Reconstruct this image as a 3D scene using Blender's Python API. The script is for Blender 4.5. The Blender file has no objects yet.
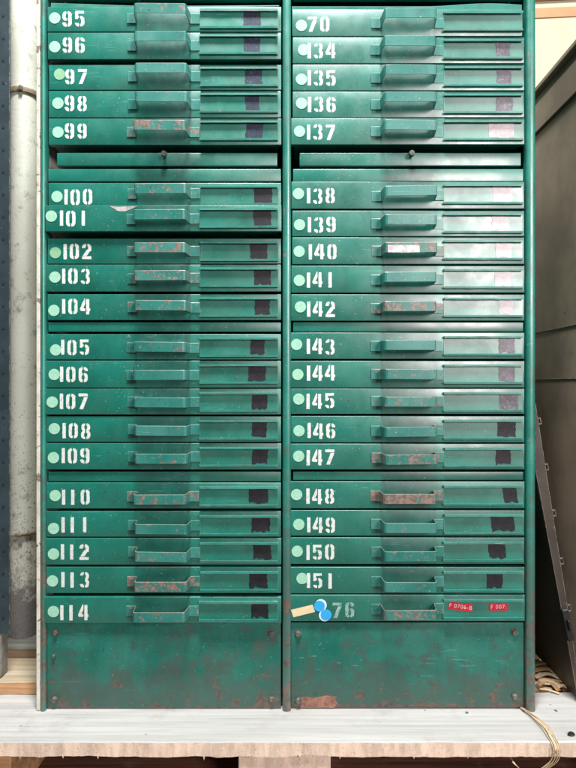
import bpy, bmesh, math, random
from mathutils import Vector, Matrix, noise as mnoise

random.seed(11)
R = math.radians
scene = bpy.context.scene
COL = scene.collection

# ------------------------------------------------------------------ measures
S = 0.0018            # metres of cabinet front per pixel of the photograph
F = 570.0             # focal length in the photograph's pixels
D = F * S             # camera to cabinet front
Z0 = 326 * S          # camera height above the pallet top

def X(px): return (px - 288) * S
def Z(py): return Z0 + (384 - py) * S

# ------------------------------------------------------------------ camera
cam = bpy.data.cameras.new('camera')
cam.sensor_fit = 'VERTICAL'; cam.sensor_height = 36.0; cam.lens = F / 768 * 36.0
cam.clip_start = 0.02; cam.clip_end = 200
camo = bpy.data.objects.new('camera', cam); COL.objects.link(camo)
camo.location = (0, -D, Z0); camo.rotation_euler = (R(90), 0, 0)
scene.camera = camo

# ------------------------------------------------------------------ light
# a covered hall: daylight from a roof light above the aisle and from a window behind, to the right
w = bpy.data.worlds.new('World'); scene.world = w; w.use_nodes = True
bgn = w.node_tree.nodes['Background']; bgn.inputs[0].default_value = (.80, .95, 1.0, 1); bgn.inputs[1].default_value = .07
def area(name, loc, target, sx, sy, power, col):
    l = bpy.data.lights.new(name, 'AREA'); l.shape = 'RECTANGLE'; l.size = sx; l.size_y = sy; l.energy = power; l.color = col
    o = bpy.data.objects.new(name, l); COL.objects.link(o); o.location = loc
    o.rotation_euler = (Vector(target) - Vector(loc)).to_track_quat('-Z', 'Y').to_euler()
    return o
area('roof_light', (-.02, -.86, 3.3), (0, -.1, .6), .55, .5, 150, (.97, 1.0, 1.0))
area('window_light', (1.90, -3.35, 1.70), (.25, 0, .75), 1.1, 1.3, 112, (1.0, .89, .88))
scene.view_settings.view_transform = 'Standard'; scene.view_settings.look = 'None'
scene.view_settings.exposure = 0.22; scene.view_settings.gamma = 1

# ------------------------------------------------------------------ helpers
def lnk(o, parent=None):
    COL.objects.link(o)
    if parent is not None: o.parent = parent
    return o

def obj(name, bm, mat, parent=None, loc=(0, 0, 0), rot=(0, 0, 0), smooth=None):
    me = bpy.data.meshes.new(name)
    bmesh.ops.recalc_face_normals(bm, faces=bm.faces[:])
    bm.to_mesh(me); bm.free()
    for m in (mat if isinstance(mat, (list, tuple)) else [mat]): me.materials.append(m)
    if smooth:
        for p in me.polygons: p.use_smooth = True
        try: me.set_sharp_from_angle(angle=R(smooth))
        except Exception: pass
    o = bpy.data.objects.new(name, me); o.location = loc; o.rotation_euler = rot
    return lnk(o, parent)

def empty(name, loc=(0, 0, 0)):
    o = bpy.data.objects.new(name, None); o.location = loc; o.empty_display_size = 0.05
    return lnk(o)

def tag(o, label=None, cat=None, group=None, kind=None):
    if label: o['label'] = label
    if cat: o['category'] = cat
    if group: o['group'] = group
    if kind: o['kind'] = kind
    return o

def box(bm, x0, x1, y0, y1, z0, z1, bev=0, seg=2, mi=0):
    r = bmesh.ops.create_cube(bm, size=1.0)
    vs = r['verts']
    for v in vs:
        v.co = Vector((x0 + (v.co.x + .5) * (x1 - x0), y0 + (v.co.y + .5) * (y1 - y0), z0 + (v.co.z + .5) * (z1 - z0)))
    fs = {f for v in vs for f in v.link_faces}
    for f in fs: f.material_index = mi
    if bev:
        es = list({e for v in vs for e in v.link_edges})
        bmesh.ops.bevel(bm, geom=es, offset=bev, segments=seg, profile=.5, affect='EDGES')
    return vs

def poly_prism(bm, pts, y0, y1):
    """outline in (x,z), front at y0, back at y1"""
    a = [bm.verts.new((x, y0, z)) for x, z in pts]; b = [bm.verts.new((x, y1, z)) for x, z in pts]
    n = len(pts)
    bm.faces.new(a); bm.faces.new(b[::-1])
    for i in range(n): bm.faces.new((a[i], b[i], b[(i + 1) % n], a[(i + 1) % n]))

def tube(bm, pts, r, seg=8, flat=None):
    """swept tube (flat: (rw, rt) elliptical ribbon)"""
    pts = [Vector(p) for p in pts]; rings = []
    up = Vector((0, 0, 1))
    for i, p in enumerate(pts):
        t = (pts[min(i + 1, len(pts) - 1)] - pts[max(i - 1, 0)]).normalized()
        a = t.cross(up)
        if a.length < .1: a = t.cross(Vector((1, 0, 0)))
        a.normalize(); b = t.cross(a)
        rw, rt = flat if flat else (r, r)
        rings.append([bm.verts.new(p + a * math.cos(k / seg * math.tau) * rw + b * math.sin(k / seg * math.tau) * rt) for k in range(seg)])
    for i in range(len(rings) - 1):
        for k in range(seg):
            bm.faces.new((rings[i][k], rings[i][(k + 1) % seg], rings[i + 1][(k + 1) % seg], rings[i + 1][k]))
    bm.faces.new(rings[0][::-1]); bm.faces.new(rings[-1])

def cyl(bm, c, axis, r, h, seg=24, r2=None, mi=0):
    M = Matrix.Translation(c) @ Vector(axis).to_track_quat('Z', 'Y').to_matrix().to_4x4()
    rr = bmesh.ops.create_cone(bm, cap_ends=True, segments=seg, radius1=r, radius2=r if r2 is None else r2, depth=h, matrix=M)
    for f in {f for v in rr['verts'] for f in v.link_faces}: f.material_index = mi

# ------------------------------------------------------------------ materials
class NT:
    def __init__(s, name):
        s.m = bpy.data.materials.new(name); s.m.use_nodes = True
        s.t = s.m.node_tree; s.t.nodes.clear()
        s.out = s.n('ShaderNodeOutputMaterial'); s.b = s.n('ShaderNodeBsdfPrincipled')
        s.t.links.new(s.b.outputs[0], s.out.inputs[0])
        tc = s.n('ShaderNodeTexCoord'); oi = s.n('ShaderNodeObjectInfo')
        s.raw = tc.outputs['Object']
        ml = s.n('ShaderNodeMath'); ml.operation = 'MULTIPLY'; s.l(oi.outputs['Random'], ml.inputs[0]); ml.inputs[1].default_value = 37.0
        ad = s.n('ShaderNodeVectorMath'); ad.operation = 'ADD'; s.l(s.raw, ad.inputs[0]); s.l(ml.outputs[0], ad.inputs[1])
        s.co = ad.outputs[0]; s.rnd = oi.outputs['Random']
    def n(s, t): return s.t.nodes.new(t)
    def l(s, a, b): s.t.links.new(a, b)
    def put(s, v, sock):
        if hasattr(v, 'is_linked') or hasattr(v, 'links'): s.l(v, sock)
        else: sock.default_value = v
    def noise(s, scale, detail=4, rough=.55, vec=None, stretch=None, dist=0):
        v = vec or s.co
        if stretch:
            mp = s.n('ShaderNodeMapping'); s.l(v, mp.inputs[0]); mp.inputs['Scale'].default_value = stretch; v = mp.outputs[0]
        k = s.n('ShaderNodeTexNoise'); s.l(v, k.inputs['Vector']); k.inputs['Scale'].default_value = scale
        k.inputs['Detail'].default_value = detail; k.inputs['Roughness'].default_value = rough; k.inputs['Distortion'].default_value = dist
        return k.outputs[0]
    def ramp(s, v, a, b, lo=0., hi=1.):
        m = s.n('ShaderNodeMapRange'); m.clamp = True; m.interpolation_type = 'SMOOTHSTEP'
        s.l(v, m.inputs[0]); m.inputs[1].default_value = a; m.inputs[2].default_value = b
        m.inputs[3].default_value = lo; m.inputs[4].default_value = hi
        return m.outputs[0]
    def math(s, op, a, b=0., clamp=False):
        m = s.n('ShaderNodeMath'); m.operation = op; m.use_clamp = clamp
        s.put(a, m.inputs[0]); s.put(b, m.inputs[1]); return m.outputs[0]
    def mix(s, f, a, b):
        m = s.n('ShaderNodeMix'); m.data_type = 'RGBA'
        s.put(f, m.inputs[0])
        for v, k in ((a, 6), (b, 7)):
            if isinstance(v, tuple): m.inputs[k].default_value = (*v, 1)
            else: s.l(v, m.inputs[k])
        return m.outputs[2]
    def xyz(s):
        k = s.n('ShaderNodeSeparateXYZ'); s.l(s.raw, k.inputs[0]); return k.outputs
    def edge(s, radius=.0016):
        bv = s.n('ShaderNodeBevel'); bv.samples = 4; bv.inputs[0].default_value = radius
        g = s.n('ShaderNodeNewGeometry'); d = s.n('ShaderNodeVectorMath'); d.operation = 'DOT_PRODUCT'
        s.l(bv.outputs[0], d.inputs[0]); s.l(g.outputs['Normal'], d.inputs[1])
        return s.ramp(s.math('SUBTRACT', 1.0, d.outputs['Value']), .01, .14)
    def bump(s, h, strength=.3, dist=.001):
        b = s.n('ShaderNodeBump'); s.l(h, b.inputs['Height']); b.inputs['Strength'].default_value = strength
        b.inputs['Distance'].default_value = dist
        prev = s.b.inputs['Normal'].links
        if prev: s.l(prev[0].from_socket, b.inputs['Normal'])
        s.l(b.outputs[0], s.b.inputs['Normal'])
    def done(s, col, rough, metal=0., spec=.5):
        s.put(col, s.b.inputs['Base Color']) if not isinstance(col, tuple) else setattr(s.b.inputs['Base Color'], 'default_value', (*col, 1))
        s.put(rough, s.b.inputs['Roughness']); s.b.inputs['Metallic'].default_value = metal
        s.b.inputs['Specular IOR Level'].default_value = spec
        return s.m

GREEN_A, GREEN_B = (.0005, .142, .098), (.002, .190, .138)
PRIMER, RUST = (.31, .185, .155), (.085, .045, .030)

def green(name, wear=.5, rust=0., specks=1., rough=.40, tint=None, lowrust=None, spec=.5, grime=0., attr=False, coat=0., pull=0.):
    s = NT(name)
    a, b = GREEN_A, GREEN_B
    if tint: a = tuple(x * y for x, y in zip(a, tint)); b = tuple(x * y for x, y in zip(b, tint))
    c = s.mix(s.ramp(s.noise(9, 4), .35, .65), a, b)
    c = s.mix(s.math('MULTIPLY', s.ramp(s.noise(28, 5, .65, stretch=(1, 1, .35)), .5, .75), .35), c, (.003, .07, .052))
    # thin horizontal rub marks
    c = s.mix(s.math('MULTIPLY', s.ramp(s.noise(60, 6, .7, stretch=(.25, 1, 3.0)), .62, .72), .22), c, (.10, .30, .24))
    if grime:
        c = s.mix(s.math('MULTIPLY', s.ramp(s.noise(75, 4, .6, dist=.3), .64, .70), .6), c, (.010, .045, .038))
        c = s.mix(s.math('MULTIPLY', s.ramp(s.noise(55, 7, .75), .60, .68), .35), c, (.10, .28, .22))
        c = s.mix(s.math('MULTIPLY', s.ramp(s.noise(24, 9, .75), .46, .66), grime), c, (.040, .075, .062))
    if pull:    # pull shadows painted into the drawer colour, broken up by noise
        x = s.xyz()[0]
        pull_shade = s.ramp(s.math('ABSOLUTE', s.math('SUBTRACT', x, .2105)), .036, .058, 1., 0.)
        pull_shade = s.math('MULTIPLY', pull_shade, s.ramp(s.noise(35, 6, .7), .30, .62, .35, 1.))
        c = s.mix(s.math('MULTIPLY', pull_shade, pull), c, (.004, .055, .044))
    # pale and dark specks
    c = s.mix(s.math('MULTIPLY', s.ramp(s.noise(330, 2, .5), .70, .74), .7 * specks), c, (.35, .47, .42))
    c = s.mix(s.math('MULTIPLY', s.ramp(s.noise(210, 3, .6, dist=.4), .665, .71), .65 * specks), c, (.008, .02, .018))
    # scratches
    for rot_, sc_ in ((.5, 20), (-.9, 26), (.15, 22)):
        mp = s.n('ShaderNodeMapping'); s.l(s.co, mp.inputs[0]); mp.inputs['Rotation'].default_value = (0, rot_, 0); mp.inputs['Scale'].default_value = (.6, 1, 12)
        c = s.mix(s.math('MULTIPLY', s.math('MULTIPLY', s.ramp(s.noise(sc_, 2, .4, vec=mp.outputs[0]), .70, .715), s.ramp(s.noise(9, 2), .56, .62)), .35 * specks), c, (.16, .34, .29))
    c = s.mix(s.math('MULTIPLY', s.math('MULTIPLY', s.ramp(s.noise(40, 3, .5, stretch=(1, 1, 7), dist=1.2), .70, .73), s.ramp(s.noise(11, 2), .52, .6)), .6 * specks), c, (.30, .45, .40))
    e = s.edge()
    ch = s.noise(75, 6, .7)
    m1 = s.math('MULTIPLY', e, s.ramp(ch, .60 - .16 * wear, .66 - .14 * wear))
    m2 = s.ramp(ch, .80 - .10 * wear, .815 - .10 * wear)
    m = s.math('MAXIMUM', m1, m2)
    if attr:
        at = s.n('ShaderNodeAttribute'); at.attribute_name = 'wear'
        am = s.n('ShaderNodeAttribute'); am.attribute_type = 'OBJECT'; am.attribute_name = 'wear_amount'
        m3 = s.ramp(s.math('ADD', s.noise(85, 7, .74), s.math('ADD', s.math('MULTIPLY', at.outputs['Fac'], .17), s.math('MULTIPLY', am.outputs['Fac'], .17))), .66, .70)
        rim_glint = s.math('MULTIPLY', s.ramp(at.outputs['Fac'], .80, 1.0), s.ramp(s.noise(60, 5, .6), .36, .5))
        m = s.math('MULTIPLY', m3, .9)
        c = s.mix(s.math('MULTIPLY', rim_glint, .7), c, (.42, .36, .29))  # bright rim highlight painted over the worn handle edges
    if lowrust:   # (z at which rust is heavy, z at which it ends) in the object's own space
        z = s.xyz()[2]
        g = s.math('ADD', s.ramp(z, lowrust[0], lowrust[1], .22, 0.), s.ramp(z, .0, .010, .10, 0.))
        mm = s.ramp(s.math('ADD', s.noise(34, 7, .72), g), .66, .74)
        g2 = s.ramp(z, lowrust[0], lowrust[1], .30, 0.)
        dk = s.ramp(s.math('ADD', s.noise(24, 9, .76), g2), .50, .64, 0, .65)
        c = s.mix(dk, c, (.062, .100, .084))
        rc = s.mix(s.ramp(s.noise(90, 5, .7), .4, .62), (.19, .105, .078), (.08, .055, .045))
        c = s.mix(s.math('MULTIPLY', mm, .8), c, rc)
    c = s.mix(m, c, s.mix(s.ramp(s.noise(160, 3), .45, .6), PRIMER, tuple(.55 * p for p in PRIMER)))
    # rubbed edge, with the edge highlight painted in as lighter green
    c = s.mix(s.math('MULTIPLY', e, .45), c, (.22, .48, .40))
    if rust:
        c = s.mix(s.math('MULTIPLY', s.ramp(s.noise(45, 6, .7), .60, .70), rust), c, RUST)
    r = s.ramp(s.noise(25, 5, .6), .3, .7, rough - .05, rough + .12)
    s.bump(s.noise(6, 2), .25, .0016)
    s.bump(s.noise(24, 4, .6, stretch=(1, 1, 1.6)), .13, .0010)
    s.bump(s.noise(420, 3), .10, .0006)
    if coat:
        s.b.inputs['Coat Weight'].default_value = coat; s.b.inputs['Coat Roughness'].default_value = .34; s.b.inputs['Coat IOR'].default_value = 1.6
    return s.done(c, r, spec=spec)

M = {}
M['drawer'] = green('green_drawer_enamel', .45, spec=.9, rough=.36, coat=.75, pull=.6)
M['handle'] = green('green_worn_handle_enamel', 1.15, rust=.1, specks=1.4, tint=(22, 1.2, 1.4), attr=True, coat=.3)
M['holder'] = green('green_holder_enamel', .75, rust=0.1, tint=(1.5, 1.12, 1.12), spec=1.0, rough=.37, coat=.75)
M['lip'] = green('green_holder_lip_enamel', 1.2, rust=.45, tint=(6, 1.25, 1.4), rough=.4)
M['frame'] = green('green_frame_enamel', 1.5, rust=.35, tint=(10, 1.25, 1.3), lowrust=(.02, .50), spec=.8, rough=.34, coat=.5)

M['plinth'] = green('green_rusty_plinth_enamel', 1.2, tint=(12, .95, 1.0), rust=.15, specks=1.1, lowrust=(-.06, .13), grime=.6)
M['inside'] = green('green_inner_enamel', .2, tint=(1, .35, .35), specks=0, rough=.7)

def simple(name, col, rough=.6, var=.25, scale=30, metal=0., bump=.1, specks=None, stretch=None, spec=.5, wearcol=None, wear=0.):
    s = NT(name)
    c = s.mix(s.ramp(s.noise(scale, 5, .6, stretch=stretch), .3, .7), tuple(x * (1 - var) for x in col), tuple(min(1, x * (1 + var * .5)) for x in col))
    if specks:
        for sc, th, cc, am in specks:
            c = s.mix(s.math('MULTIPLY', s.ramp(s.noise(sc, 4, .62, dist=.3), th, th + .035), am), c, cc)
    if wearcol:
        c = s.mix(s.math('MULTIPLY', s.edge(), s.ramp(s.noise(90, 5, .7), .6 - wear * .2, .68 - wear * .2)), c, wearcol)
    if bump: s.bump(s.noise(scale * 6, 4), bump, .002)
    return s.done(c, rough, metal, spec)

M['digit'] = simple('white_stencil_paint', (.74, .77, .72), .55, .10, 60, bump=0, specks=[(170, .60, (.20, .40, .34), .7), (420, .60, (.10, .32, .26), .6), (60, .66, (.58, .40, .31), .45)])
M['digit_faded'] = simple('faded_stencil_paint', (.28, .47, .40), .6, .3, 120, bump=0, specks=[(150, .56, (.01, .19, .13), .8)])
M['dot'] = simple('pale_mint_sticker', (.36, .68, .50), .6, .12, 200, bump=.05, specks=[(380, .62, (.32, .62, .46), .5)])
M['dot_dirty'] = simple('grubby_mint_sticker', (.26, .50, .30), .6, .12, 200, bump=.05, specks=[(380, .60, (.32, .62, .46), .5)])
M['tape_black'] = simple('black_tape_residue', (.012, .012, .018), .55, .5, 90, bump=.25, specks=[(300, .66, (.09, .13, .13), .6)])
M['tape_navy'] = simple('dark_navy_tape_residue', (.018, .026, .06), .5, .5, 90, bump=.2, specks=[(200, .62, (.03, .15, .13), .7)], stretch=(3, 1, .6))
M['tape_grey'] = simple('greyed_tape_residue', (.10, .085, .12), .55, .5, 90, bump=.2, specks=[(220, .58, (.18, .28, .26), .6)])
M['tape_pink'] = simple('pinkish_glare_tape_residue', (.44, .36, .39), .36, .25, 90, bump=.2, specks=[(200, .56, (.40, .50, .45), .6), (90, .62, (.30, .10, .18), .5)])  # window glare painted into the residue colour, paler and pinker
M['red'] = simple('red_embossed_tape', (.72, .02, .05), .35, .15, 60, bump=0)
M['redtext'] = simple('white_embossed_letters', (.85, .75, .75), .5, .1, 60, bump=0)
M['blue'] = simple('sky_blue_sticker', (.035, .40, .83), .5, .06, 80, bump=0)
M['paleblue'] = simple('pale_blue_sticker', (.62, .86, .90), .5, .06, 80, bump=0)
M['masking'] = simple('cream_masking_tape', (.80, .66, .40), .7, .08, 120, bump=.1)
M['bolt'] = simple('dull_bolt_metal', (.16, .17, .14), .5, .5, 200, metal=.3, bump=.3, specks=[(150, .55, (.14, .07, .05), .8)])
M['knob'] = simple('grimy_metal_knob', (.10, .12, .10), .45, .4, 150, metal=.4, bump=.2)
M['steel'] = simple('scuffed_bare_metal', (.55, .50, .50), .4, .4, 90, metal=.2, bump=.2)
M['cream'] = simple('chipped_cream_edge_paint', (.66, .64, .54), .55, .2, 40, specks=[(60, .60, (.16, .09, .06), .85), (160, .62, (.3, .2, .14), .7)])
M['pipe'] = None
def pipe_mat():
    s = NT('cream_pipe_paint')
    c = s.mix(s.ramp(s.noise(7, 5, .6), .35, .68), (.74, .74, .64), (.66, .66, .55))
    z = s.xyz()[2]
    low = s.ramp(z, .30, 1.0, .10, 0)
    c = s.mix(s.math('MULTIPLY', s.ramp(s.math('ADD', s.noise(230, 4, .6, dist=.4), low), .675, .715), .75), c, (.09, .07, .05))
    c = s.mix(s.math('MULTIPLY', s.ramp(s.math('ADD', s.noise(40, 5, .7), low), .67, .74), .3), c, (.30, .24, .14))
    c = s.mix(s.math('MULTIPLY', s.ramp(s.math('ADD', s.noise(25, 6, .7), s.ramp(z, .16, .42, .36, 0)), .52, .74), .85), c, (.13, .11, .12))
    s.bump(s.noise(140, 4), .25, .002)
    return s.done(c, .5)
M['pipe'] = pipe_mat()
M['clamp'] = simple('rusty_clamp_metal', (.30, .23, .15), .6, .6, 90, metal=.2, bump=.3, specks=[(60, .55, (.55, .52, .42), .6)])
M['bluesteel'] = simple('slate_blue_steel_paint', (.026, .045, .054), .5, .3, 20, specks=[(190, .68, (.35, .42, .45), .6), (120, .70, (.01, .02, .03), .6)], wearcol=(.35, .40, .42), wear=.5)
M['hole_shade'] = simple('punched_hole_shadow', (.008, .01, .014), .8, .1, 50)
M['brown'] = simple('dull_brown_panel_paint', (.25, .19, .138), .5, .4, 5, bump=.15, specks=[(45, .69, (.045, .03, .025), .8), (110, .72, (.02, .015, .012), .9), (20, .66, (.19, .17, .13), .5)])
M['darkbrown'] = simple('dark_brown_metal_paint', (.055, .045, .034), .5, .3, 12, bump=.15, specks=[(160, .70, (.25, .2, .15), .6)], wearcol=(.42, .36, .27), wear=.9)
M['clip'] = simple('bare_clip_metal', (.22, .17, .14), .35, .3, 90, metal=.6)
M['black'] = simple('black_latch_metal', (.02, .02, .02), .4, .2, 50)

def wall_mat():
    s = NT('cream_wall_paint')
    c = s.mix(s.ramp(s.noise(3, 5), .3, .7), (.44, .40, .29), (.48, .45, .35))
    c = s.mix(s.math('MULTIPLY', s.ramp(s.noise(40, 4, .6), .68, .72), .4), c, (.45, .42, .35))
    s.bump(s.noise(60, 5), .15, .003)
    return s.done(c, .7)
M['wall'] = wall_mat()
M['orange'] = simple('orange_stripe_paint', (.46, .24, .12), .7, .1, 20, bump=.1, specks=[(60, .66, (.80, .55, .38), .6)])

def wood(name, light, dark, dirt=.3, scale=1., spots=1., knots=True):
    s = NT(name)
    g = s.noise(26 * scale, 6, .65, stretch=(.06, 2.5, 2.0), dist=.15)
    c = s.mix(s.ramp(g, .35, .65), light, dark)
    g2 = s.noise(190 * scale, 3, .6, stretch=(.03, 1.4, 1))
    c = s.mix(s.math('MULTIPLY', s.ramp(g2, .55, .72), .35), c, tuple(.5 * d for d in dark))
    c = s.mix(s.math('MULTIPLY', s.ramp(s.noise(13, 6, .7), .52, .75), dirt), c, (.30, .27, .24))
    c = s.mix(s.math('MULTIPLY', s.ramp(s.noise(95, 3, .5, dist=.5), .735, .76), .8 * spots), c, (.06, .05, .045))
    s.bump(g2, .4, .0012); s.bump(g, .3, .002)
    return s.done(c, .75, spec=.25)
M['deck'] = wood('bleached_deck_wood', (.52, .505, .485), (.40, .385, .365), .55, spots=2.2)
M['deckedge'] = simple('raw_sawn_wood', (.84, .65, .51), .8, .25, 45, bump=.15, specks=[(260, .60, (.42, .27, .18), .5), (150, .64, (.90, .80, .70), .6), (420, .66, (.2, .12, .08), .6)], stretch=(1.6, 1, .4), spec=.2)
M['plank'] = wood('pale_pine_wood', (.50, .42, .31), (.36, .27, .17), .3)
M['greywood'] = wood('weathered_grey_wood', (.24, .235, .20), (.15, .145, .125), .6)
M['orangewood'] = wood('orange_split_wood', (.60, .34, .17), (.36, .19, .09), .25)
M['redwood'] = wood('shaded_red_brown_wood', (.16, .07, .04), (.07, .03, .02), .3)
M['sawnbrown'] = wood('brown_sawn_edge_wood', (.30, .21, .13), (.16, .11, .07), .3)
M['straw'] = simple('straw_strap_fibre', (.70, .52, .32), .6, .35, 260, bump=.4, stretch=(6, 1, 1))
M['floor'] = simple('dark_concrete_floor', (.10, .095, .085), .8, .35, 5, bump=.3, specks=[(60, .66, (.03, .03, .03), .6)])

# ------------------------------------------------------------------ setting
bm = bmesh.new(); box(bm, -12, 12, -12, 12, -.20, -.145)
tag(obj('floor', bm, M['floor']), kind='structure')

# cream wall with an orange stripe, standing a little askew behind
wall = empty('wall', (0, .90, -.145)); wall.rotation_euler = (0, 0, R(-4.1))
tag(wall, 'cream painted wall with orange stripe rising behind the green cabinet', 'wall')
bm = bmesh.new(); box(bm, -2.4, 2.4, 0, .12, 0, 2.1)
obj('wall_surface', bm, M['wall'], wall)
def wz(py, px=554):   # height on the wall at a pixel row near the right edge
    u = (px - 288) / F; d = (D + .90) / (1 + math.tan(R(4.1)) * u); return Z0 + .145 + (384 - py) / F * d
bm = bmesh.new(); box(bm, -2.4, 2.4, -.003, -.0005, wz(17.8), wz(7.8), .0008, 1)
obj('stripe', bm, M['orange'], wall)
bm = bmesh.new(); box(bm, -2.4, 2.4, -.012, -.0005, wz(.8), wz(-5), .002, 1)
obj('ledge', bm, M['orange'], wall)

# ------------------------------------------------------------------ pallet
BY0 = F * Z0 / (742 - 384) - D      # front edge of the top board
pal = empty('pallet', (0, BY0, -.145))
tag(pal, 'pale wooden pallet with rough sawn front edge carrying the green cabinet', 'pallet')
def board(name, x0, x1, y0, y1, z0, z1, mats, parent, loc, rough=.0012, nx=160, chipbottom=0, edgeseed=0, rot=0):
    """plank with uneven edges; front faces use material 1"""
    bm = bmesh.new()
    secs = []
    for i in range(nx + 1):
        x = x0 + (x1 - x0) * i / nx
        def jt(k, a): return (mnoise.noise(Vector((x * 22, k * 3.1, edgeseed))) + .5 * mnoise.noise(Vector((x * 90, k * 5.7, edgeseed)))) * a
        cb = max(0, mnoise.noise(Vector((x * 9 + 4, 7.7, edgeseed))) - .15) * chipbottom
        pts = [(y0 + jt(0, rough), z0 + jt(1, rough * 1.3) + cb), (y0 + jt(2, rough) * .7, z1 - .0015 + jt(3, rough * .5)), (y0 + .0022 + jt(2, rough), z1 + jt(4, rough * .06)),
               ((y0 + y1) / 2, z1 + jt(8, rough * .06)), (y1 + jt(5, rough), z1 + jt(6, rough * .06)), (y1, z0 + jt(7, rough))]
        secs.append([bm.verts.new((x, p[0], p[1])) for p in pts])
    for a, b in zip(secs, secs[1:]):
        for k in range(6):
            f = bm.faces.new((a[k], b[k], b[(k + 1) % 6], a[(k + 1) % 6])); f.material_index = 1 if k == 0 else 0
    for e in (secs[0], secs[-1]):
        f = bm.faces.new(e); f.material_index = 1
    o = obj(name, bm, mats, parent, (loc[0], loc[1], loc[2]), (0, 0, rot), smooth=18)
    return o
TH = .0246
board('deck_board', -.95, .95, 0, .150, -TH, 0, [M['deck'], M['deckedge']], pal, (0, 0, .145), nx=420, chipbottom=.006)
yb = .170
for i, wdt in enumerate((.12, .12, .12)):
    board('deck_board', -.95, .95, 0, wdt, -TH, 0, [M['plank'], M['orangewood']], pal, (0, yb, .145 - .004), nx=120, edgeseed=3 + i, chipbottom=.004)
    yb += wdt + .03
# splinters hanging from the front edge
bm = bmesh.new()
for px, ln in ((204, .006), (98, .004), (250, .003), (63, .003), (340, .004), (414, .004), (468, .003), (20, .004), (300, .002)):
    x = (px - 288) / F * (D + BY0)
    c = bm.verts.new((x, .001, -TH - ln)); a = bm.verts.new((x - .0018, .0, -TH + .003)); b = bm.verts.new((x + .002, .0005, -TH + .003)); d = bm.verts.new((x, .004, -TH + .003))
    for f in ((a, b, c), (b, d, c), (d, a, c), (a, d, b)): bm.faces.new(f)
obj('splinter', bm, M['deckedge'], pal, (0, -.0005, .145))
def bx_(px): return (px - 288) / F * (D + BY0)
for (a, b, mt) in ((238, 331, M['deckedge']), (-120, 9, M['orangewood']), (640, 740, M['deckedge'])):
    bm = bmesh.new(); box(bm, bx_(a), bx_(b), .006, .50, 0, .1195, .002)
    obj('block', bm, mt, pal)
bm = bmesh.new(); box(bm, -.95, .95, .10, .20, .012, .030, .002); box(bm, -.95, .95, .40, .50, .012, .030, .002)
obj('lower_board', bm, M['redwood'], pal)

# ------------------------------------------------------------------ cabinet
LB, RB = X(38), X(534.5)
cab = empty('drawer_cabinet', ((LB + RB) / 2, 0, 0))
tag(cab, 'tall worn green metal cabinet with two columns of stencil numbered drawers', 'cabinet')
CX, CY = cab.location.x, 0
def part(name, bm, mat, loc=(0, 0, 0), **k):
    """mesh built in world measures, origin moved to loc"""
    for v in bm.verts: v.co -= Vector(loc)
    return obj(name, bm, mat, cab, (loc[0] - CX, loc[1], loc[2]), **k)
TOPY = -40
DEPTH = .42
def stile(x0, x1, yf, name, mat):
    bm = bmesh.new(); n = 14; w2 = (x1 - x0) / 2; cx = (x0 + x1) / 2; nz = 60
    prof = []
    for k in range(n + 1):
        a = math.pi * k / n
        prof.append((cx - math.cos(a) * w2, yf + .007 - abs(math.sin(a)) ** .65 * .007))
    prof += [(x1, .012), (x0, .012)]
    rings = []
    for i in range(nz + 1):
        z = .0005 + (Z(TOPY) - .001) * i / nz
        rings.append([bm.verts.new((x + .0003 * mnoise.noise(Vector((z * 9, x * 30, 1))), y + .0004 * mnoise.noise(Vector((z * 14, 3, x)))*(y < .01), z)) for x, y in prof])
    for a, b in zip(rings, rings[1:]):
        for k in range(len(prof)): bm.faces.new((a[k], a[(k + 1) % len(prof)], b[(k + 1) % len(prof)], b[k]))
    bm.faces.new(rings[0]); bm.faces.new(rings[-1][::-1])
    return part(name, bm, mat, (cx, 0, 0), smooth=40)
stile(X(41), X(46.5), -.006, 'frame_post', M['frame'])
stile(X(282.5), X(291), -.006, 'frame_post', M['frame'])
stile(X(525.5), X(534.5), -.007, 'frame_post', M['frame'])
# cream painted outer edge on the left
bm = bmesh.new(); box(bm, X(37.2), X(40.8), -.004, DEPTH, .0008, Z(TOPY), .0012)
part('side_panel', bm, M['cream'], (X(38), 0, 0))
bm = bmesh.new(); box(bm, X(532.6), X(534), .0125, DEPTH, .0008, Z(TOPY), .0006)
part('side_panel', bm, M['frame'], (X(533), 0, 0))
bm = bmesh.new()
box(bm, X(41.2), X(532.4), DEPTH - .004, DEPTH - .001, .001, Z(TOPY) - .002)
box(bm, X(41.2), X(532.4), .014, DEPTH - .006, .001, .004)
box(bm, X(286), X(288), .014, DEPTH - .006, .005, Z(TOPY) - .004)
part('carcass', bm, M['inside'], (X(288), .2, 0))
bm = bmesh.new(); box(bm, X(41.2), X(532.4), .0125, DEPTH - .005, Z(TOPY) - .003, Z(TOPY), .0008)
part('top_panel', bm, M['frame'], (X(288), .2, Z(TOPY)))

def slab(x0, x1, y0, y1, yf, thick, bev=.0009, body=True, ret=None):
    """sheet-metal front: front face at yf, with a carcass box behind"""
    bm = bmesh.new()
    box(bm, X(x0), X(x1), yf, yf + thick, Z(y1 - .5), Z(y0 + .15), bev, 3)
    if body: box(bm, X(x0 + 3), X(x1 - 3), yf + thick + .0002, DEPTH - .01, Z(y1 - 1.0), Z(y0 + 5))
    return bm

COLS = {'L': (46.5, 281.2, 164.0, 200.2, 277.8), 'R': (291.8, 524.2, 407.0, 443.2, 521.8)}
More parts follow.
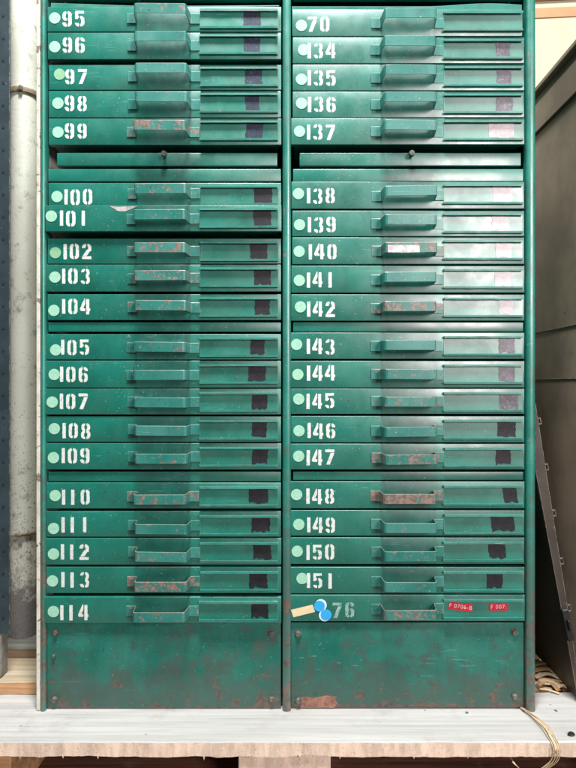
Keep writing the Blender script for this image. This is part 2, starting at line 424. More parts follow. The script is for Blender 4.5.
# fixed rails and pull-out shelves
for c, (x0, x1, *_r) in COLS.items():
    for y0, y1 in ((168.3, 181.2), (322, 332), (471.8, 482 if c == 'L' else 480.6), (TOPY + 2, -1.5 if c == 'L' else -2.5)):
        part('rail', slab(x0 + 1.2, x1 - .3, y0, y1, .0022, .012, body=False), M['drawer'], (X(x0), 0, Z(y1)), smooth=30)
    sx0, sx1 = (56, 277.3) if c == 'L' else (299.5, 522)
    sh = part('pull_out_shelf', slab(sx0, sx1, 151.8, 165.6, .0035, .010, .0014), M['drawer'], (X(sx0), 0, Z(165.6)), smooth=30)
    kx, ky = (164.8, 155.3) if c == 'L' else (411, 154.8)
    bm = bmesh.new(); cyl(bm, (0, -.004, 0), (0, -1, 0), .0028, .008, 16); cyl(bm, (0, -.0105, 0), (0, -1, 0), .0056, .006, 24, .0046)
    obj('knob', bm, M['knob'], sh, (X(kx) - X(sx0), .0035, Z(ky) - Z(165.6)), smooth=40)

# bent top edges above the uppermost drawers
bm = bmesh.new()
poly_prism(bm, [(X(50), Z(7.7)), (X(145), Z(7.2)), (X(279), Z(4.9)), (X(279), Z(4.2)), (X(144), Z(4.9)), (X(50.5), Z(1.8))], .003, .0045)
part('bent_lip', bm, M['holder'], (X(50), 0, Z(7.7)))
bm = bmesh.new(); n = 30; rows = []
for i in range(n + 1):
    px = 292 + 230 * i / n
    t = max(0, (px - 425) / 97)
    yt = 5.2 - 3.0 * math.sin(min(1, t) * math.pi * .75) ** 2
    rows.append([bm.verts.new((X(px), y, Z(yy))) for y, yy in ((.002, 8.8), (.0015, yt + .6), (.012 + .02 * t, yt - .3), (.04, yt - .2), (.04, yt + .4), (.004, 8.8))])
for a, b in zip(rows, rows[1:]):
    for k in range(6): bm.faces.new((a[k], a[(k + 1) % 6], b[(k + 1) % 6], b[k]))
bm.faces.new(rows[0]); bm.faces.new(rows[-1][::-1])
part('bent_lip', bm, M['lip'], (X(292), 0, Z(8.8)), smooth=50)

# ---- stencil digits -------------------------------------------------------
def sd_box(u, v, x0, x1, y0, y1):
    cx, cy = (x0 + x1) / 2, (y0 + y1) / 2
    dx, dy = abs(u - cx) - (x1 - x0) / 2, abs(v - cy) - (y1 - y0) / 2
    return min(max(dx, dy), 0) + math.hypot(max(dx, 0), max(dy, 0))
def sd_rr(u, v, cx, cy, hx, hy, r):
    dx, dy = abs(u - cx) - hx + r, abs(v - cy) - hy + r
    return min(max(dx, dy), 0) + math.hypot(max(dx, 0), max(dy, 0)) - r
def ring(u, v, cx, cy, hx, hy, r=3.6, w=3.1, wy=2.9):
    return max(sd_rr(u, v, cx, cy, hx, hy, r), -sd_rr(u, v, cx, cy, hx - w, hy - wy, max(.5, r - 2.6)))
def seg(u, v, ax, ay, bx, by, w):
    px, py, dx, dy = u - ax, v - ay, bx - ax, by - ay
    h = max(0, min(1, (px * dx + py * dy) / (dx * dx + dy * dy)))
    return math.hypot(px - dx * h, py - dy * h) - w
def glyph(ch, u, v):
    gap = .62 - abs(u)
    if ch == '0': return max(ring(u, v, 0, 0, 4.7, 7.8, 3.6, 3.2), gap)
    if ch == '1': return sd_box(u, v, -1.65, 1.65, -7.7, 7.7) - .05
    if ch == '8': return max(min(ring(u, v, 0, 3.9, 4.4, 3.95, 3.2, 3.0, 2.3), ring(u, v, 0, -3.6, 4.7, 4.2, 3.3, 3.1, 2.4)), gap)
    if ch == '9':
        a = ring(u, v, 0, 3.0, 4.7, 4.8, 3.6, 3.2, 2.7)
        b = max(ring(u, v, 0, 0, 4.7, 7.8, 3.6, 3.2, 2.9), min(-u, v + 3.6))
        b2 = max(sd_box(u, v, 1.5, 4.7, -5, 4), 0 * u)
        return max(min(a, b, b2), gap)
    if ch == '6': return glyph('9', -u, -v)
    if ch == '3':
        e = min(ring(u, v, 0, 3.9, 4.4, 3.95, 3.2, 3.0, 2.5), ring(u, v, 0, -3.6, 4.7, 4.2, 3.3, 3.1, 2.6))
        return max(e, gap, -sd_box(u, v, -9, .2, -4.2, 4.4))
    if ch == '5':
        t = min(sd_box(u, v, -4.5, 4.3, 5.0, 7.8), sd_box(u, v, -4.5, -1.7, -.4, 7.8))
        bl = max(ring(u, v, 0, -2.6, 4.7, 5.2, 3.6, 3.2, 2.8), -sd_box(u, v, -9, .4, -4.4, 1.0))
        return max(min(max(t, -sd_box(u, v, -.3, .6, -9, 9) if False else t), bl), max(gap, -9 if v > 0 else gap) if v < 4.6 else -9)
    if ch == '2':
        top = max(ring(u, v, 0, 3.0, 4.7, 4.8, 3.6, 3.2, 2.8), -sd_box(u, v, -9, 1.2, -4, 3.4), 1.2 - v - (0 if u < 0 else 1.0))
        top = max(top, gap if v > 4 else -9)
        dg = max(seg(u, v, 2.6, 2.2, -3.0, -6.0, 1.7), -(v + 4.3), v - 2.0)
        return min(top, dg, sd_box(u, v, -4.7, 4.7, -7.8, -4.9))
    if ch == '7':
        return min(sd_box(u, v, -4.6, 4.7, 4.9, 7.8), max(seg(u, v, 3.1, 5, -1.9, -8, 1.75), v - 4.3, -7.8 - v))
    if ch == '4':
        st = sd_box(u, v, .9, 4.0, -7.7, 7.8)
        lf = max(seg(u, v, .1, 7.2, -4.0, -2.2, 1.5), -4.0 - v, u + .1)
        cr = sd_box(u, v, -4.9, -.1, -4.2, -1.5)
        return min(st, max(min(lf, cr), -9), sd_box(u, v, 3.9, 5.0, -4.2, -1.6))
    return 1.0
def add_glyph(bm, ch, cx, cz, k, sd=0):
    st = .42; nx, ny = 27, 42
    val = {}
    for i in range(nx):
        for j in range(ny):
            u, v = (i - nx / 2 + .5) * st, (j - ny / 2 + .5) * st
            wn = .22 * mnoise.noise(Vector((u * .9 + sd, v * .9, sd * 1.7))) + .18 * mnoise.noise(Vector((u * 2.5, v * 2.5 + sd, 9)))
            val[i, j] = (u, v, glyph(ch, u, v) + wn)
    for i in range(nx - 1):
        for j in range(ny - 1):
            q = [val[i, j], val[i + 1, j], val[i + 1, j + 1], val[i, j + 1]]
            if all(p[2] >= 0 for p in q): continue
            pts = []
            for a in range(4):
                p, n_ = q[a], q[(a + 1) % 4]
                if p[2] < 0: pts.append((p[0], p[1]))
                if (p[2] < 0) != (n_[2] < 0):
                    t = p[2] / (p[2] - n_[2]); pts.append((p[0] + (n_[0] - p[0]) * t, p[1] + (n_[1] - p[1]) * t))
            if len(pts) > 2:
                try: bm.faces.new([bm.verts.new((cx + x * k, 0, cz + y * k)) for x, y in pts])
                except ValueError: pass

def flat_poly(pts, y, mat, name, parent, org, thick=.0003):
    bm = bmesh.new(); poly_prism(bm, [(X(a) - org[0], Z(b) - org[2]) for a, b in pts], y - thick, y)
    return obj(name, bm, mat, parent)

# handle shared by every drawer
def wear_glint(i, n, li):
    e = 1.0 if li in (0, 4, 5, 6, 9, 10) else (.12 if li in (1, 3) else 0)
    if li in (2, 1, 3) and i in (6, 7, n - 7, n - 8): e = .55
    if i < 4 or i > n - 5: e *= .7
    return e
def handle_bm():
    bm = bmesh.new(); wl = bm.verts.layers.float.new('wear')
    hh = 5.0 * S; t = .0014
    fr, bk, to = 24.3 * S, 26.6 * S, 36 * S
    path = [(-to, -.0006), (-bk - .002, -.0006), (-bk, -.0012), (-bk + .0010, -.004), (-fr - .0008, -.0265), (-fr + .0008, -.0285), (-fr + .003, -.029)]
    path += [(-fr + .003 + (2 * fr - .006) * i / 8, -.029) for i in range(1, 8)]
    path += [(-x, y) for x, y in path[:7]][::-1]
    n = len(path); rings = []
    for i, (x, y) in enumerate(path):
        a = Vector(path[max(i - 1, 0)]); b = Vector(path[min(i + 1, n - 1)]); d = (b - a).normalized(); nn = Vector((d.y, -d.x))
        front = abs(y) > .02
        z0, z1 = (-hh, hh) if not front else (-hh * .96, hh * .94)
        sag = 0
        ring_ = []
        zs = [z0, z0 + .0003, z0 + .0022, (z0 + z1) / 2, z1 - .0024, z1 - .0007, z1]
        loop_ = [(0, zs[1]), (0, zs[2]), (0, zs[3]), (0, zs[4]), (0, zs[5]), (.3, z1), (.7, z1), (1, zs[5]), (1, zs[1]), (.7, z0), (.3, z0)]
        for li, (s_, zz) in enumerate(loop_):
            p = Vector((x, y)) + nn * t * s_
            v = bm.verts.new((p.x, min(p.y, -.0002), zz)); v[wl] = wear_glint(i, n, li)
            ring_.append(v)
        rings.append(ring_)
    for a, b in zip(rings, rings[1:]):
        for k in range(11): bm.faces.new((a[k], b[k], b[(k + 1) % 11], a[(k + 1) % 11]))
    bm.faces.new(rings[0]); bm.faces.new(rings[-1][::-1])
    return bm
_h = obj('handle', handle_bm(), M['handle'], smooth=14); HM = _h.data; bpy.data.objects.remove(_h)

def card_holder(parent, x0, x1, zt, zb, org):
    """back plate, upper and lower lips, end stop"""
    bm = bmesh.new()
    a, b = X(x0) - org[0], X(x1) - org[0]
    box(bm, a, b + .001, -.0010, -.0001, zb, zt, .0004, 1)
    base = obj('card_holder', bm, M['holder'], parent)
    for nm, z0, z1 in (('holder_lip', zt - .0025, zt + .0012), ('holder_lip', zb - .0012, zb + .0025)):
        bm = bmesh.new(); k = 12; rows = []
        up = z0 > (zt + zb) / 2
        for i in range(k + 1):
            x = a + (b - a) * i / k
            j = .0004 * mnoise.noise(Vector((x * 60, org[2] * 50 + z0 * 9, org[0])))
            pr = -.0062 + j
            if up: q = [(-.0011, z1), (pr, z1 - .0003), (pr - .0002, z0), (pr + .0008, z0), (pr + .0009, z1 - .0012), (-.0011, z1 - .0012)]
            else: q = [(-.0011, z0), (-.0011, z0 + .0012), (pr + .0009, z0 + .0012), (pr + .0008, z1), (pr - .0002, z1), (pr, z0 + .0003)]
            rows.append([bm.verts.new((x, y, z + j)) for y, z in q])
        for c, d in zip(rows, rows[1:]):
            for m_ in range(6): bm.faces.new((c[m_], d[m_], d[(m_ + 1) % 6], c[(m_ + 1) % 6]))
        bm.faces.new(rows[0]); bm.faces.new(rows[-1][::-1])
        obj(nm, bm, M['lip'], parent)
    return base

def dot_sticker(parent, px, py, org, mat, r=5.6, y=-.0002, name='round_sticker'):
    bm = bmesh.new(); cyl(bm, (X(px) - org[0], y - .00015, Z(py) - org[2]), (0, -1, 0), r * S, .0003, 40)
    return obj(name, bm, mat, parent)

# name, top, bottom, left x, dot, number x, number top, tape (x0,x1) and kind, outset mm
LEFT = [
 ('95', 8, 33.2, 47.5, (55.7, 19.5), 63.2, 12.2, (244, 261), 'navy', 3.5), ('96', 33.8, 60.8, 47.8, (55.7, 48.2), 63.5, 38.2, (244, 260), 'navy', 3.5),
 ('97', 64.8, 90.3, 49, (59.7, 74.5), 65.2, 68.8, (245, 262), 'navy', 0), ('98', 91, 118, 48.8, (58.2, 103.5), 65, 95.8, (244.5, 258.5), 'navy', .5), ('99', 118.5, 145.4, 48.8, (58.3, 132.5), 65, 123.8, (247, 264), 'navy', .5),
 ('100', 183, 206.2, 48.5, (57.3, 196.8), 64.5, 189.3, (254, 272), 'black', 0.5), ('101', 206.8, 233, 45.3, (53.5, 217.7), 61.8, 212, (254, 271), 'black', 9),
 ('102', 238.3, 264, 47.8, (55.3, 252.7), 63.3, 243.5, (250, 267), 'black', -1), ('103', 264.6, 292, 46.5, (55.3, 277.3), 62.3, 268.6, (254, 271), 'black', 1), ('104', 294.2, 320.5, 47.5, (54.3, 310.5), 62.3, 298.8, (255, 270), 'black', 1),
 ('105', 334, 360, 46.5, (56, 350), 61.3, 339.6, (250.5, 265), 'black', 1), ('106', 360.6, 388, 46.2, (54.7, 374.5), 60.3, 366.5, (248.5, 266), 'black', 1.5), ('107', 388.5, 414.8, 45.5, (53, 402), 60.5, 393.8, (252, 267), 'black', 3),
 ('108', 416.2, 442.2, 46.7, (54.7, 428.6), 62.7, 423, (252, 267), 'black', 1), ('109', 443, 469.8, 46.4, (54, 457.5), 62, 447.8, (252.5, 268), 'black', 1.5),
 ('110', 482.5, 508.8, 46.6, (55.6, 495.4), 62.2, 489, (249, 268), 'black', 1), ('111', 511, 537, 46.4, (54, 528.2), 61.7, 517, (252, 270), 'black', 1.5), ('112', 537.7, 564.6, 45.2, (54.2, 553.5), 61.4, 543.8, (253, 271), 'black', 2.5),
 ('113', 566.5, 593.3, 46.4, (53, 580.6), 61.6, 571.6, (249, 267), 'black', 1.5), ('114', 595.8, 622.4, 44.2, (54.6, 610.4), 61.2, 603.8, (251, 268), 'black', 4.5)]
RIGHT = [
 ('70', 9.4, 36.6, 292.2, (301.4, 25.7), 307.5, 16.8, None, '', 0), ('134', 37.5, 64, 292.6, (303.5, 50.3), 307.4, 43, (495, 509.5), 'grey', .5), ('135', 64.5, 91, 292.6, (301.4, 79.5), 307.5, 70.3, (496.5, 511), 'grey', .5), ('136', 91.6, 118, 292.6, (301.5, 103.5), 307.8, 96.8, (496, 512.5), 'grey', .5), ('137', 118.6, 145.4, 291.2, (299.5, 132), 306.8, 125, (488, 513), 'pink', 2),
 ('138', 181.8, 209.4, 291.4, (298.4, 194), 306.8, 188.4, (492, 510), 'pink', 1), ('139', 210.6, 236.8, 292.2, (299.5, 224.9), 307.7, 217, (491.5, 507), 'pink', 0), ('140', 237.4, 264.6, 292.2, (299.1, 251.6), 308.6, 244.4, (495, 511), 'pink', .5), ('141', 265.8, 293.2, 291.4, (299.3, 280.6), 306.7, 272.6, (494, 510), 'pink', 1), ('142', 294.4, 321.2, 291.2, (300.4, 307), 306.9, 301.6, (498, 512), 'pink', 1.5),
 ('143', 332.6, 359.4, 291, (296.6, 344.5), 306.6, 338.9, (498, 514), 'grey', 1), ('144', 360.8, 388, 291, (297.8, 374.5), 306.8, 365.4, (498, 514), 'grey', 1.2), ('145', 388.5, 414.4, 291, (298.7, 399), 306.3, 393.2, (498.5, 517.5), 'grey', 1.2),
 ('146', 416, 442.8, 291.2, (299, 430.7), 307.4, 423, (496.5, 515), 'black', 1), ('147', 443.6, 469.8, 290.8, (298.6, 456), 306.4, 449.4, (495, 510), 'black', 1.5),
 ('148', 481.2, 508.6, 290.6, (296.6, 494.4), 306.2, 488.6, (501, 515), 'black', 1.5), ('149', 510, 536, 291, (298.8, 524.2), 307, 517, (490, 513), 'black', 1), ('150', 537.2, 564.2, 290.8, (297.2, 551), 306.3, 544.2, (487, 504), 'black', 1.5),
 ('151', 566.6, 593.4, 290.6, (302, 578), 306.7, 572.4, (486, 502), 'black', 2), ('76', 594.2, 621, 290.4, None, 332.2, 601.8, None, '', 2.5)]

for k_ in ('tape_pink', 'tape_grey'):
    b_ = M[k_].node_tree.nodes['Principled BSDF']; b_.inputs['Coat Weight'].default_value = .7; b_.inputs['Coat Roughness'].default_value = .34; b_.inputs['Coat IOR'].default_value = 1.6
TM = {'navy': M['tape_navy'], 'black': M['tape_black'], 'grey': M['tape_grey'], 'pink': M['tape_pink']}
def shared(name, me, parent, loc, rot=(0, 0, 0)):
    o = bpy.data.objects.new(name, me); o.location = loc; o.rotation_euler = rot
    return lnk(o, parent)

drawers = {}
WEAR = {'95': .55, '99': .95, '100': .65, '101': .5, '102': .8, '103': .85, '104': .7, '105': .5, '107': .45, '109': .55, '110': .8, '111': .45, '112': .5, '113': 1.0, '114': .6,
        '70': 0.0, '140': .9, '142': .95, '144': .6, '145': .8, '147': .85, '148': 1.35, '149': .5, '150': .6, '76': .9}
for side, rowsd in (('L', LEFT), ('R', RIGHT)):
    _, xr, hc, hx0, hx1 = COLS[side]
    for ri, (num, yt, yb_, xl, dot, nx_, ny_, tape, tk, om) in enumerate(rowsd):
        rnd = random.Random(int(num) * 7 + 1)
        yf = -(om + rnd.uniform(0, .5)) * .001
        x1 = xr - (0 if om < 5 else -.2) - (1.8 if num == '70' else 0) + rnd.uniform(-.25, .15)
        xl = 288 + (xl - 288) * (D + yf) / D
        org = Vector((X(xl), yf, Z(yb_)))
        bm = slab(xl, x1, yt, yb_, yf, .012, .0008)
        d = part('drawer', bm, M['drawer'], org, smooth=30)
        d['label'] = 'green metal drawer stencilled %s in white' % num
        drawers[num] = d
        # handle
        hz = (yt + yb_) / 2 + rnd.uniform(-.5, .5) + .4
        if yb_ - yt < 26: hz -= .6
        ho = shared('handle', HM, d, (X(hc + rnd.uniform(-.8, .8)) - org.x, 0, Z(hz) - org.z), (0, R(rnd.uniform(-.7, .7)), R(rnd.uniform(-1, 1))))
        ho['wear_amount'] = WEAR.get(num, .25)
        # holder
        q = rnd.uniform(-.6, .6)
        zt, zb = Z(yt + 4.3) - org.z, Z(yt + 22.6) - org.z
        card_holder(d, hx0 + q, hx1 + q * .3, zt, zb, org)
        if tape:
            a, b = tape; top = yt + 5.2; bot = yt + 21.6
            dxs = {'148': 5, '149': 3, '98': 3, '99': -4, '150': 3.5}.get(num, rnd.uniform(-1, 1))
            pts = []
            for i in range(7): pts.append((a + (b - a) * i / 6, top + rnd.uniform(-.3, .5)))
            for i in range(1, 6): pts.append((b + dxs * i / 6 * .6 + rnd.uniform(-.5, .6), top + (bot - top) * i / 6))
            for i in range(7): pts.append((b + dxs * .6 - (b - a - rnd.uniform(0, .3)) * i / 6, bot + rnd.uniform(-2.6, .3)))
            for i in range(1, 6): pts.append((a + dxs * .6 * (6 - i) / 6 + rnd.uniform(-.5, .6), bot - (bot - top) * i / 6))
            flat_poly(pts, -.0011, TM[tk], 'tape_patch', d, org)
        # number
        bm = bmesh.new(); cz = Z(ny_ + 7.8) - org.z
        cells = []
        if num[0] == '1' and len(num) == 3: cells = [nx_ + 1.75, nx_ + 6.2 + 4.7, nx_ + 18.6 + 4.7]
        else: cells = [nx_ + 4.7, nx_ + 12.6 + 4.7]
        for k_, (ch, cx) in enumerate(zip(num, cells)):
            add_glyph(bm, ch, X(cx) - org.x, cz + rnd.uniform(-.4, .4) * S, S * (.97 + rnd.uniform(-.02, .03)), int(num) * .37 + k_)
        for v in bm.verts: v.co.y = -.0002
        obj('number', bm, M['digit_faded'] if num == '76' else M['digit'], d)
        if dot: dot_sticker(d, dot[0], dot[1], org, M['dot_dirty'] if num in ('97', '102') else M['dot'], y=-.00035)

# the extras on drawer 76
d = drawers['76']; org = Vector((X(290.4), 0, Z(621)))
flat_poly([(291, 609.2), (312.5, 604), (315, 611.2), (293.3, 616.6)], -.0003, M['masking'], 'masking_tape', d, org)
for (cx, cy, ox, oy) in ((319.2, 605.2, 1.5, -.9), (326, 614, -1.3, .5)):
    o = dot_sticker(d, cx + ox, cy + oy, org, M['paleblue'], 5.9, y=-.0008, name='pale_sticker')
    o = dot_sticker(d, cx, cy, org, M['blue'], 5.4, y=-.0013, name='blue_sticker')
def text_mesh(body, size, mat, name, parent, loc, rot):
    cu = bpy.data.curves.new(name, 'FONT'); cu.body = body; cu.size = size; cu.align_x = 'CENTER'; cu.align_y = 'CENTER'; cu.extrude = .0001; cu.space_character = 1.15
    o = bpy.data.objects.new(name, cu); COL.objects.link(o); bpy.context.view_layer.update()
    me = bpy.data.meshes.new_from_object(o); bpy.data.objects.remove(o)
    me.materials.clear(); me.materials.append(mat); me.name = name
    return shared(name, me, parent, loc, rot)
for body, cx, cy, wd, ang in (('F 0706-B', 459.8, 605.8, 23.5, -7), ('F 007:', 497.6, 606.0, 19, 1)):
    bm = bmesh.new(); box(bm, -wd / 2 * S, wd / 2 * S, -.0006, 0, -3.7 * S, 3.7 * S, .0002, 1)
    lb = obj('red_label', bm, M['red'], d, (X(cx) - org.x, -.0011, Z(cy) - org.z), (0, -R(ang), 0))
    text_mesh(body, 5.6 * S, M['redtext'], 'label_text', lb, (0, -.0007, 0), (R(90), 0, 0))
d = drawers['140']; org = Vector((X(292.2), 0, Z(264.6)))
bm = bmesh.new(); poly_prism(bm, [(X(384.5) - org.x, Z(249.6) - org.z), (X(408) - org.x, Z(249.3) - org.z), (X(415.3) - org.x, Z(249.8) - org.z), (X(415.8) - org.x, Z(256.2) - org.z), (X(400) - org.x, Z(256.6) - org.z), (X(384.8) - org.x, Z(256.3) - org.z)], -.0312, -.0306)
obj('scraped_white_patch', bm, M['steel'], d)  # scraped white part of the pull, added as a thin plate
# bare scuff on drawer 101 and paint-stripped chips
d = drawers['101']; org = Vector((X(45.3), 0, Z(233)))
flat_poly([(109, 207.6), (118, 208.4), (137, 207.5), (131, 210.5), (124, 213), (117, 212.6), (113, 210)], -.0001, M['steel'], 'bare_scuff', d, org, .0002)

# plinth panels
M['peel'] = simple('peeled_primer', (.30, .15, .105), .7, .45, 60, bump=.3, specks=[(90, .58, (.12, .07, .05), .7)])
for x0, x1, b0, bolts in ((46.5, 281, 711, ((54.8, 633), (271.2, 633.3), (53.8, 700.5), (271.4, 699.8), (53.3, 656.5))), (291, 524.6, 709.4, ((298, 634.3), (515, 632.4), (298, 701.5), (515.2, 697.4)))):
    p = part('plinth_panel', slab(x0, x1, 623.2, b0 - .6, .0030, .003, .0012, body=False), M['plinth'], (X(x0), 0, Z(b0 - .6)), smooth=30)
    for i, (bx, by) in enumerate(bolts):
        bm = bmesh.new(); r = .0052 if i < 4 else .003
        cyl(bm, (0, -.0008, 0), (0, -1, 0), r * 1.25, .0014, 24); cyl(bm, (0, -.003, 0), (0, -1, 0), r, .0034, 20, r * .75)
        obj('bolt', bm, M['bolt'], p, (X(bx) - X(x0), .003, Z(by) - Z(b0 - .6)), (0, R(random.uniform(0, 90)), 0), smooth=45)
    if x0 > 200:
        rr = random.Random(5)
        pts = [(299, 699), (306, 697.2), (316, 698.4), (326, 696.4), (337, 697.6), (335, 701), (338, 704), (334, 709), (322, 708.4), (312, 709), (300, 708.6), (302, 704)]
        bm = bmesh.new(); poly_prism(bm, [(X(a) - X(x0), Z(b) - Z(b0 - .6)) for a, b in pts], -.0002, .0)
        obj('peeled_patch', bm, M['peel'], p, (0, .003, 0))

# ------------------------------------------------------------------ left side
def P(px, py, y): 
    d = D + y; return Vector(((px - 288) / F * d, y, Z0 + (384 - py) / F * d))
PY = .215
pr = 13.2 / F * (D + PY); pc = P(24.2, 384, PY).x
pipe = empty('pipe', (pc, PY, -.145))
tag(pipe, 'cream painted vertical pipe with dirty speckled lower end beside the green cabinet', 'pipe')
bm = bmesh.new(); n = 40
rings = []
for i in range(61):
    z = i / 60 * 1.75
    rings.append([bm.verts.new((math.cos(k / n * math.tau) * pr, math.sin(k / n * math.tau) * pr, z)) for k in range(n)])
for a, b in zip(rings, rings[1:]):
    for k in range(n): bm.faces.new((a[k], a[(k + 1) % n], b[(k + 1) % n], b[k]))
bm.faces.new(rings[0][::-1]); bm.faces.new(rings[-1])
obj('pipe_body', bm, M['pipe'], pipe, smooth=40)
for py, hgt, ext in ((89, .010, .0035), (534.5, .006, .005)):
    zc = P(24, py, PY - pr).z + .145
    bm = bmesh.new()
    for (r0, r1) in ((pr + .0004, pr + ext),):
        vs = [[bm.verts.new((math.cos(k / 48 * math.tau) * r, math.sin(k / 48 * math.tau) * r, zc + z)) for k in range(48)] for r, z in ((r0, -hgt / 2), (r1, -hgt / 2), (r1 + .001, 0), (r1, hgt / 2), (r0, hgt / 2))]
        for a, b in zip(vs, vs[1:] + vs[:1]):
            for k in range(48): bm.faces.new((a[k], a[(k + 1) % 48], b[(k + 1) % 48], b[k]))
    box(bm, pr * .15, pr * .40, -pr - ext - .004, -pr - ext + .001, zc - hgt * .5, zc + hgt * .5, .001)
    box(bm, -pr - .016, -pr - .0005, -.004, .012, zc - hgt * .45, zc + hgt * .45, .001)
    box(bm, pr + .0005, pr + .018, -.004, .012, zc - hgt * .45, zc + hgt * .45, .001)
    obj('clamp', bm, M['clamp'], pipe, smooth=35)

# perforated blue steel upright
UY = .06
ux1 = P(9.6, 0, UY).x; ux0 = P(-22, 0, UY).x; uz0 = P(5, 634, UY).z
up = empty('steel_upright', ((ux0 + ux1) / 2, UY, uz0))
tag(up, 'slate blue perforated steel shelf upright at far left beside the cream pipe', 'upright')
bm = bmesh.new()
h = 1.45; wd = (ux1 - ux0) / 2
# folded angle: front flange, dark discs painted on for the shade in its holes
hx = P(3.4, 0, UY).x - up.location.x
poly = []
box(bm, -wd, wd, 0, .003, 0, h, .001)
box(bm, -wd, -wd + .003, .0032, .045, 0, h, .001)
f = obj('flange', bm, M['bluesteel'], up)
for i in range(34):
    z = .03 + i * .0425
    if z > h: break
    bm = bmesh.new(); cyl(bm, (hx, -.0003, z), (0, -1, 0), .0024, .0008, 14)
    obj('hole_shade', bm, M['hole_shade'], up)
# wood under the upright and stacked boards
stk = empty('timber_offcuts', (P(0, 660, .15).x, .12, 0))
tag(stk, 'stack of pale and grey wooden offcuts lying left of the cabinet base', 'timber')
ox = stk.location.x
bx0, bx1 = P(-60, 0, .05).x, X(36.5) - .004
board('plank', bx0 - ox, bx1 - ox, .050, .150, .0015, .0245, [M['plank'], M['orangewood']], stk, (0, -.12, 0), nx=60, edgeseed=9)
bm = bmesh.new()
pts = [(bx0, .142), (X(37.0) - .004, .142), (X(37.0) - .004, .42), (P(36, 0, .30).x, .285), (P(8, 0, .19).x, .190), (bx0, .185)]
lo = [bm.verts.new((x - ox, y - .12, .0255)) for x, y in pts]; hi = [bm.verts.new((x - ox, y - .12, .0435)) for x, y in pts]
bm.faces.new(hi); bm.faces.new(lo[::-1])
for i in range(len(pts)):
    f_ = bm.faces.new((lo[i], lo[(i + 1) % 6], hi[(i + 1) % 6], hi[i])); f_.material_index = 1
obj('plank', bm, [M['greywood'], M['sawnbrown']], stk)
bm = bmesh.new(); box(bm, ux0 - ox - .02, P(6, 0, UY + .02).x - ox, UY - .12 + .0, UY - .12 + .03, .0252, uz0 - .0006, .004)
obj('packing_block', bm, M['greywood'], stk)

# ------------------------------------------------------------------ right side: brown cabinet side
BX = .568
bc = empty('brown_cabinet', (BX + .25, .45, 0))
tag(bc, 'dull brown metal cabinet side with rimmed top standing right of the green cabinet', 'cabinet')
def bz(py, px): d = BX * F / (px - 288); return Z0 + (384 - py) / F * d
ztop = bz(95, 534); zr = bz(137, 534)
def bpart(name, x0, x1, y0, y1, z0, z1, mat, bev=.001):
    bm = bmesh.new(); box(bm, x0 - bc.location.x, x1 - bc.location.x, y0 - .45, y1 - .45, z0, z1, bev)
    return obj(name, bm, mat, bc)
YF = -.045
bpart('side_panel', BX, BX + .02, YF + .004, .84, .012, ztop - .012, M['brown'])
bpart('top_rim', BX - .012, BX + .45, YF, .86, ztop - .011, ztop, M['brown'], .002)
bpart('upper_band', BX - .006, BX - .0005, YF + .004, .84, zr, ztop - .034, M['brown'], .0015)
bpart('lower_seam', BX - .002, BX - .0002, YF + .004, .84, bz(333, 534) - .002, bz(333, 534), M['darkbrown'], .0004)
bpart('lower_seam', BX - .0015, BX - .0002, YF + .004, .84, bz(379, 534) - .0015, bz(379, 534), M['darkbrown'], .0004)
bpart('front_panel', BX + .021, BX + .45, YF + .002, YF + .02, .012, ztop - .012, M['brown'])
bpart('back_panel', BX + .021, BX + .45, .82, .84, .012, ztop - .012, M['brown'])

# leaning dark metal shelf panel with clips along its edge
LY = .020
TL, TR, BRp, BLp = P(535.3, 468, LY), P(535.3, 402, LY), P(577, 668, LY), P(560, 668, LY)
def down(a, b):     # carry the edge a-b on down to the deck
    k = (a.z - .003) / (a.z - b.z); return a + (b - a) * k
BR, BL = down(P(533.5, 396, LY), BRp), down(P(533.5, 455, LY), P(572.6, 668, LY))
lean = empty('leaning_shelf_panel', BR)
tag(lean, 'dark brown metal panel with small clips leaning between green and brown cabinets', 'panel')
def rel(*v): return [(p.x - BR.x, p.z - BR.z) for p in v]
bm = bmesh.new(); poly_prism(bm, rel(BL, BR, TR, TL), 0, .0025)
off = Vector((.0022, 0, 0))
poly_prism(bm, rel(BL + off, BR - off, TR - Vector((0, 0, .02)), TL - Vector((0, 0, .01)) + Vector((.0003, 0, 0))), .0027, .33)
obj('panel_body', bm, M['darkbrown'], lean)
bm = bmesh.new(); poly_prism(bm, rel(BL - Vector((.0012, 0, 0)), BL + Vector((.0003, 0, 0)), TL + Vector((.0003, 0, 0)), TL - Vector((.0004, 0, .004))), -.0012, -.0001)
obj('edge_bead', bm, M['clip'], lean)
def edge_x(py): 
    a_, b_ = P(533.5, 396, LY), BRp; z = P(0, py, LY).z; t = (z - a_.z) / (b_.z - a_.z); return (a_ + (b_ - a_) * t)
for py in (421, 467, 513, 561, 608):
    e_ = edge_x(py); z = 0.
    bm = bmesh.new(); box(bm, .0004, .0045, -.001, .002, z + .003, z + .0055, .0004); box(bm, .0004, .0045, -.001, .002, z - .0075, z - .005, .0004); box(bm, .0045, .0065, -.001, .002, z - .0075, z + .0055, .0004)
    obj('clip', bm, M['clip'], lean, (e_.x - BR.x, 0, e_.z - BR.z), (0, -R(12), 0))
bm = bmesh.new(); e_ = edge_x(622); zz = 0.; box(bm, -.014, -.002, -.012, -.0005, zz - .03, zz + .03, .002); box(bm, -.010, -.006, -.020, -.012, zz - .008, zz + .012, .001)
obj('latch', bm, M['black'], lean, (e_.x - BR.x, 0, e_.z - BR.z), (0, -R(12), 0))

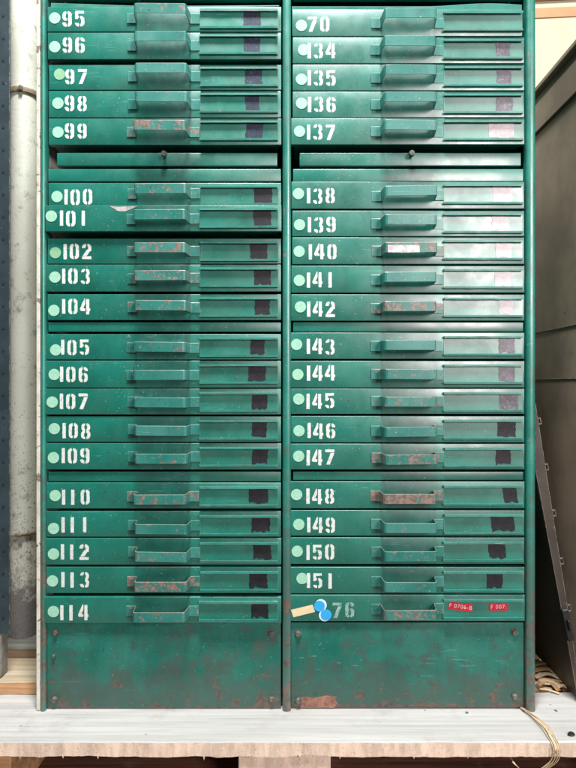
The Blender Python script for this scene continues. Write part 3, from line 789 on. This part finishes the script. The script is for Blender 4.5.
# ------------------------------------------------------------------ raffia strap and litter
def ribbon(name, ptsl, w_, label, cat, group=None, mat=None, t=.0007):
    bm = bmesh.new()
    base = Vector(ptsl[0])
    # catmull-rom
    P_ = [Vector(p) for p in ptsl]; P_ = [P_[0]] + P_ + [P_[-1]]; out = []
    for i in range(1, len(P_) - 2):
        for k in range(8):
            t_ = k / 8; a, b, c, d_ = P_[i - 1], P_[i], P_[i + 1], P_[i + 2]
            out.append(.5 * ((2 * b) + (c - a) * t_ + (2 * a - 5 * b + 4 * c - d_) * t_ ** 2 + (3 * b - a - 3 * c + d_) * t_ ** 3))
    out.append(P_[-2])
    tube(bm, [p - base for p in out], 0, 10, flat=(w_, t))
    o = obj(name, bm, mat or M['straw'], None, base, smooth=60)
    return tag(o, label, cat, group) if label else o
def G(px, py, z=.0008):   # point on the deck
    d = F * (Z0 - z) / (py - 384); return Vector(((px - 288) / F * d, d - D, z))
fe = BY0 - .004
e1 = P(556, 745, fe)
st = empty('straw_strap', G(522, 709)); st_o = st.location.copy()
tag(st, 'frayed straw coloured strap curling over the pallet edge at lower right', 'strap')
for k, (dx, wv) in enumerate(((0, .0022), (2.4, .0009), (-2.8, .0007), (4.2, .0006))):
    pts = [G(521 + dx * .2, 707.6, .002 + k * .0012), G(533 + dx * .5, 716, .004 + k * .001), G(545 + dx, 727, .006), G(551 + dx, 737, .004), P(556 + dx, 748, fe - .002), P(554 + dx, 760, fe), P(545 + dx, 768, fe + .006), P(532 + dx, 778, fe + .012)]
    r = ribbon('strand', pts, wv, None, None); r.parent = st; r.location = r.location - st_o
    r.name = 'strand'
r = ribbon('hanging_strand', [P(509, 756, fe + .03), P(514, 763, fe + .004), P(521, 772, fe + .006), P(524, 790, fe + .01)], .0016, 'thin straw strand hanging under the pallet edge left of the strap', 'strand')
sp = empty('wood_splinters', G(545, 684, 0)); so_ = sp.location.copy()
tag(sp, 'torn pale wood splinters lying on the pallet right of the green cabinet', 'splinters')
rs = random.Random(3)
for i in range(11):
    y_ = 664 + i * 2.4 + rs.uniform(-1, 1)
    p0 = G(532 + rs.uniform(-2, 8), y_, -.001 + rs.uniform(0, .006)); p1 = G(548, y_ - 2 + rs.uniform(-3, 3), .002 + rs.uniform(0, .004)); p2 = G(566 + rs.uniform(-8, 8), y_ + rs.uniform(1, 7), .003)
    p0.z = max(p0.z, .002)
    r = ribbon('splinter', [p0, p1, p2], rs.uniform(.0025, .009), None, None, mat=M['straw'] if i % 3 else M['orangewood'], t=.0012)
    r.parent = sp; r.location = r.location - so_
# small bits lying on the deck
for px, py, sz, lab in ((571, 735, .007, 'dark wood chip on the pallet near the right frame edge'), (467, 713, .0035, 'tiny dark scrap on the pallet in front of the right plinth'), (556, 711, .003, 'small grey pebble on the pallet behind the straw strap')):
    g = G(px, py, 0); bm = bmesh.new(); rr = random.Random(px)
    bmesh.ops.create_icosphere(bm, subdivisions=2, radius=sz)
    for v in bm.verts: v.co = Vector((v.co.x * 1.0, v.co.y * .7, (v.co.z) * .3 + sz * .28)) * (1 + .4 * mnoise.noise(v.co * 300))
    o = obj('wood_chip' if px == 571 else 'grit', bm, M['bolt'] if px != 571 else M['black'], None, g, (0, 0, rr.uniform(0, 3)))
    tag(o, lab, 'debris')
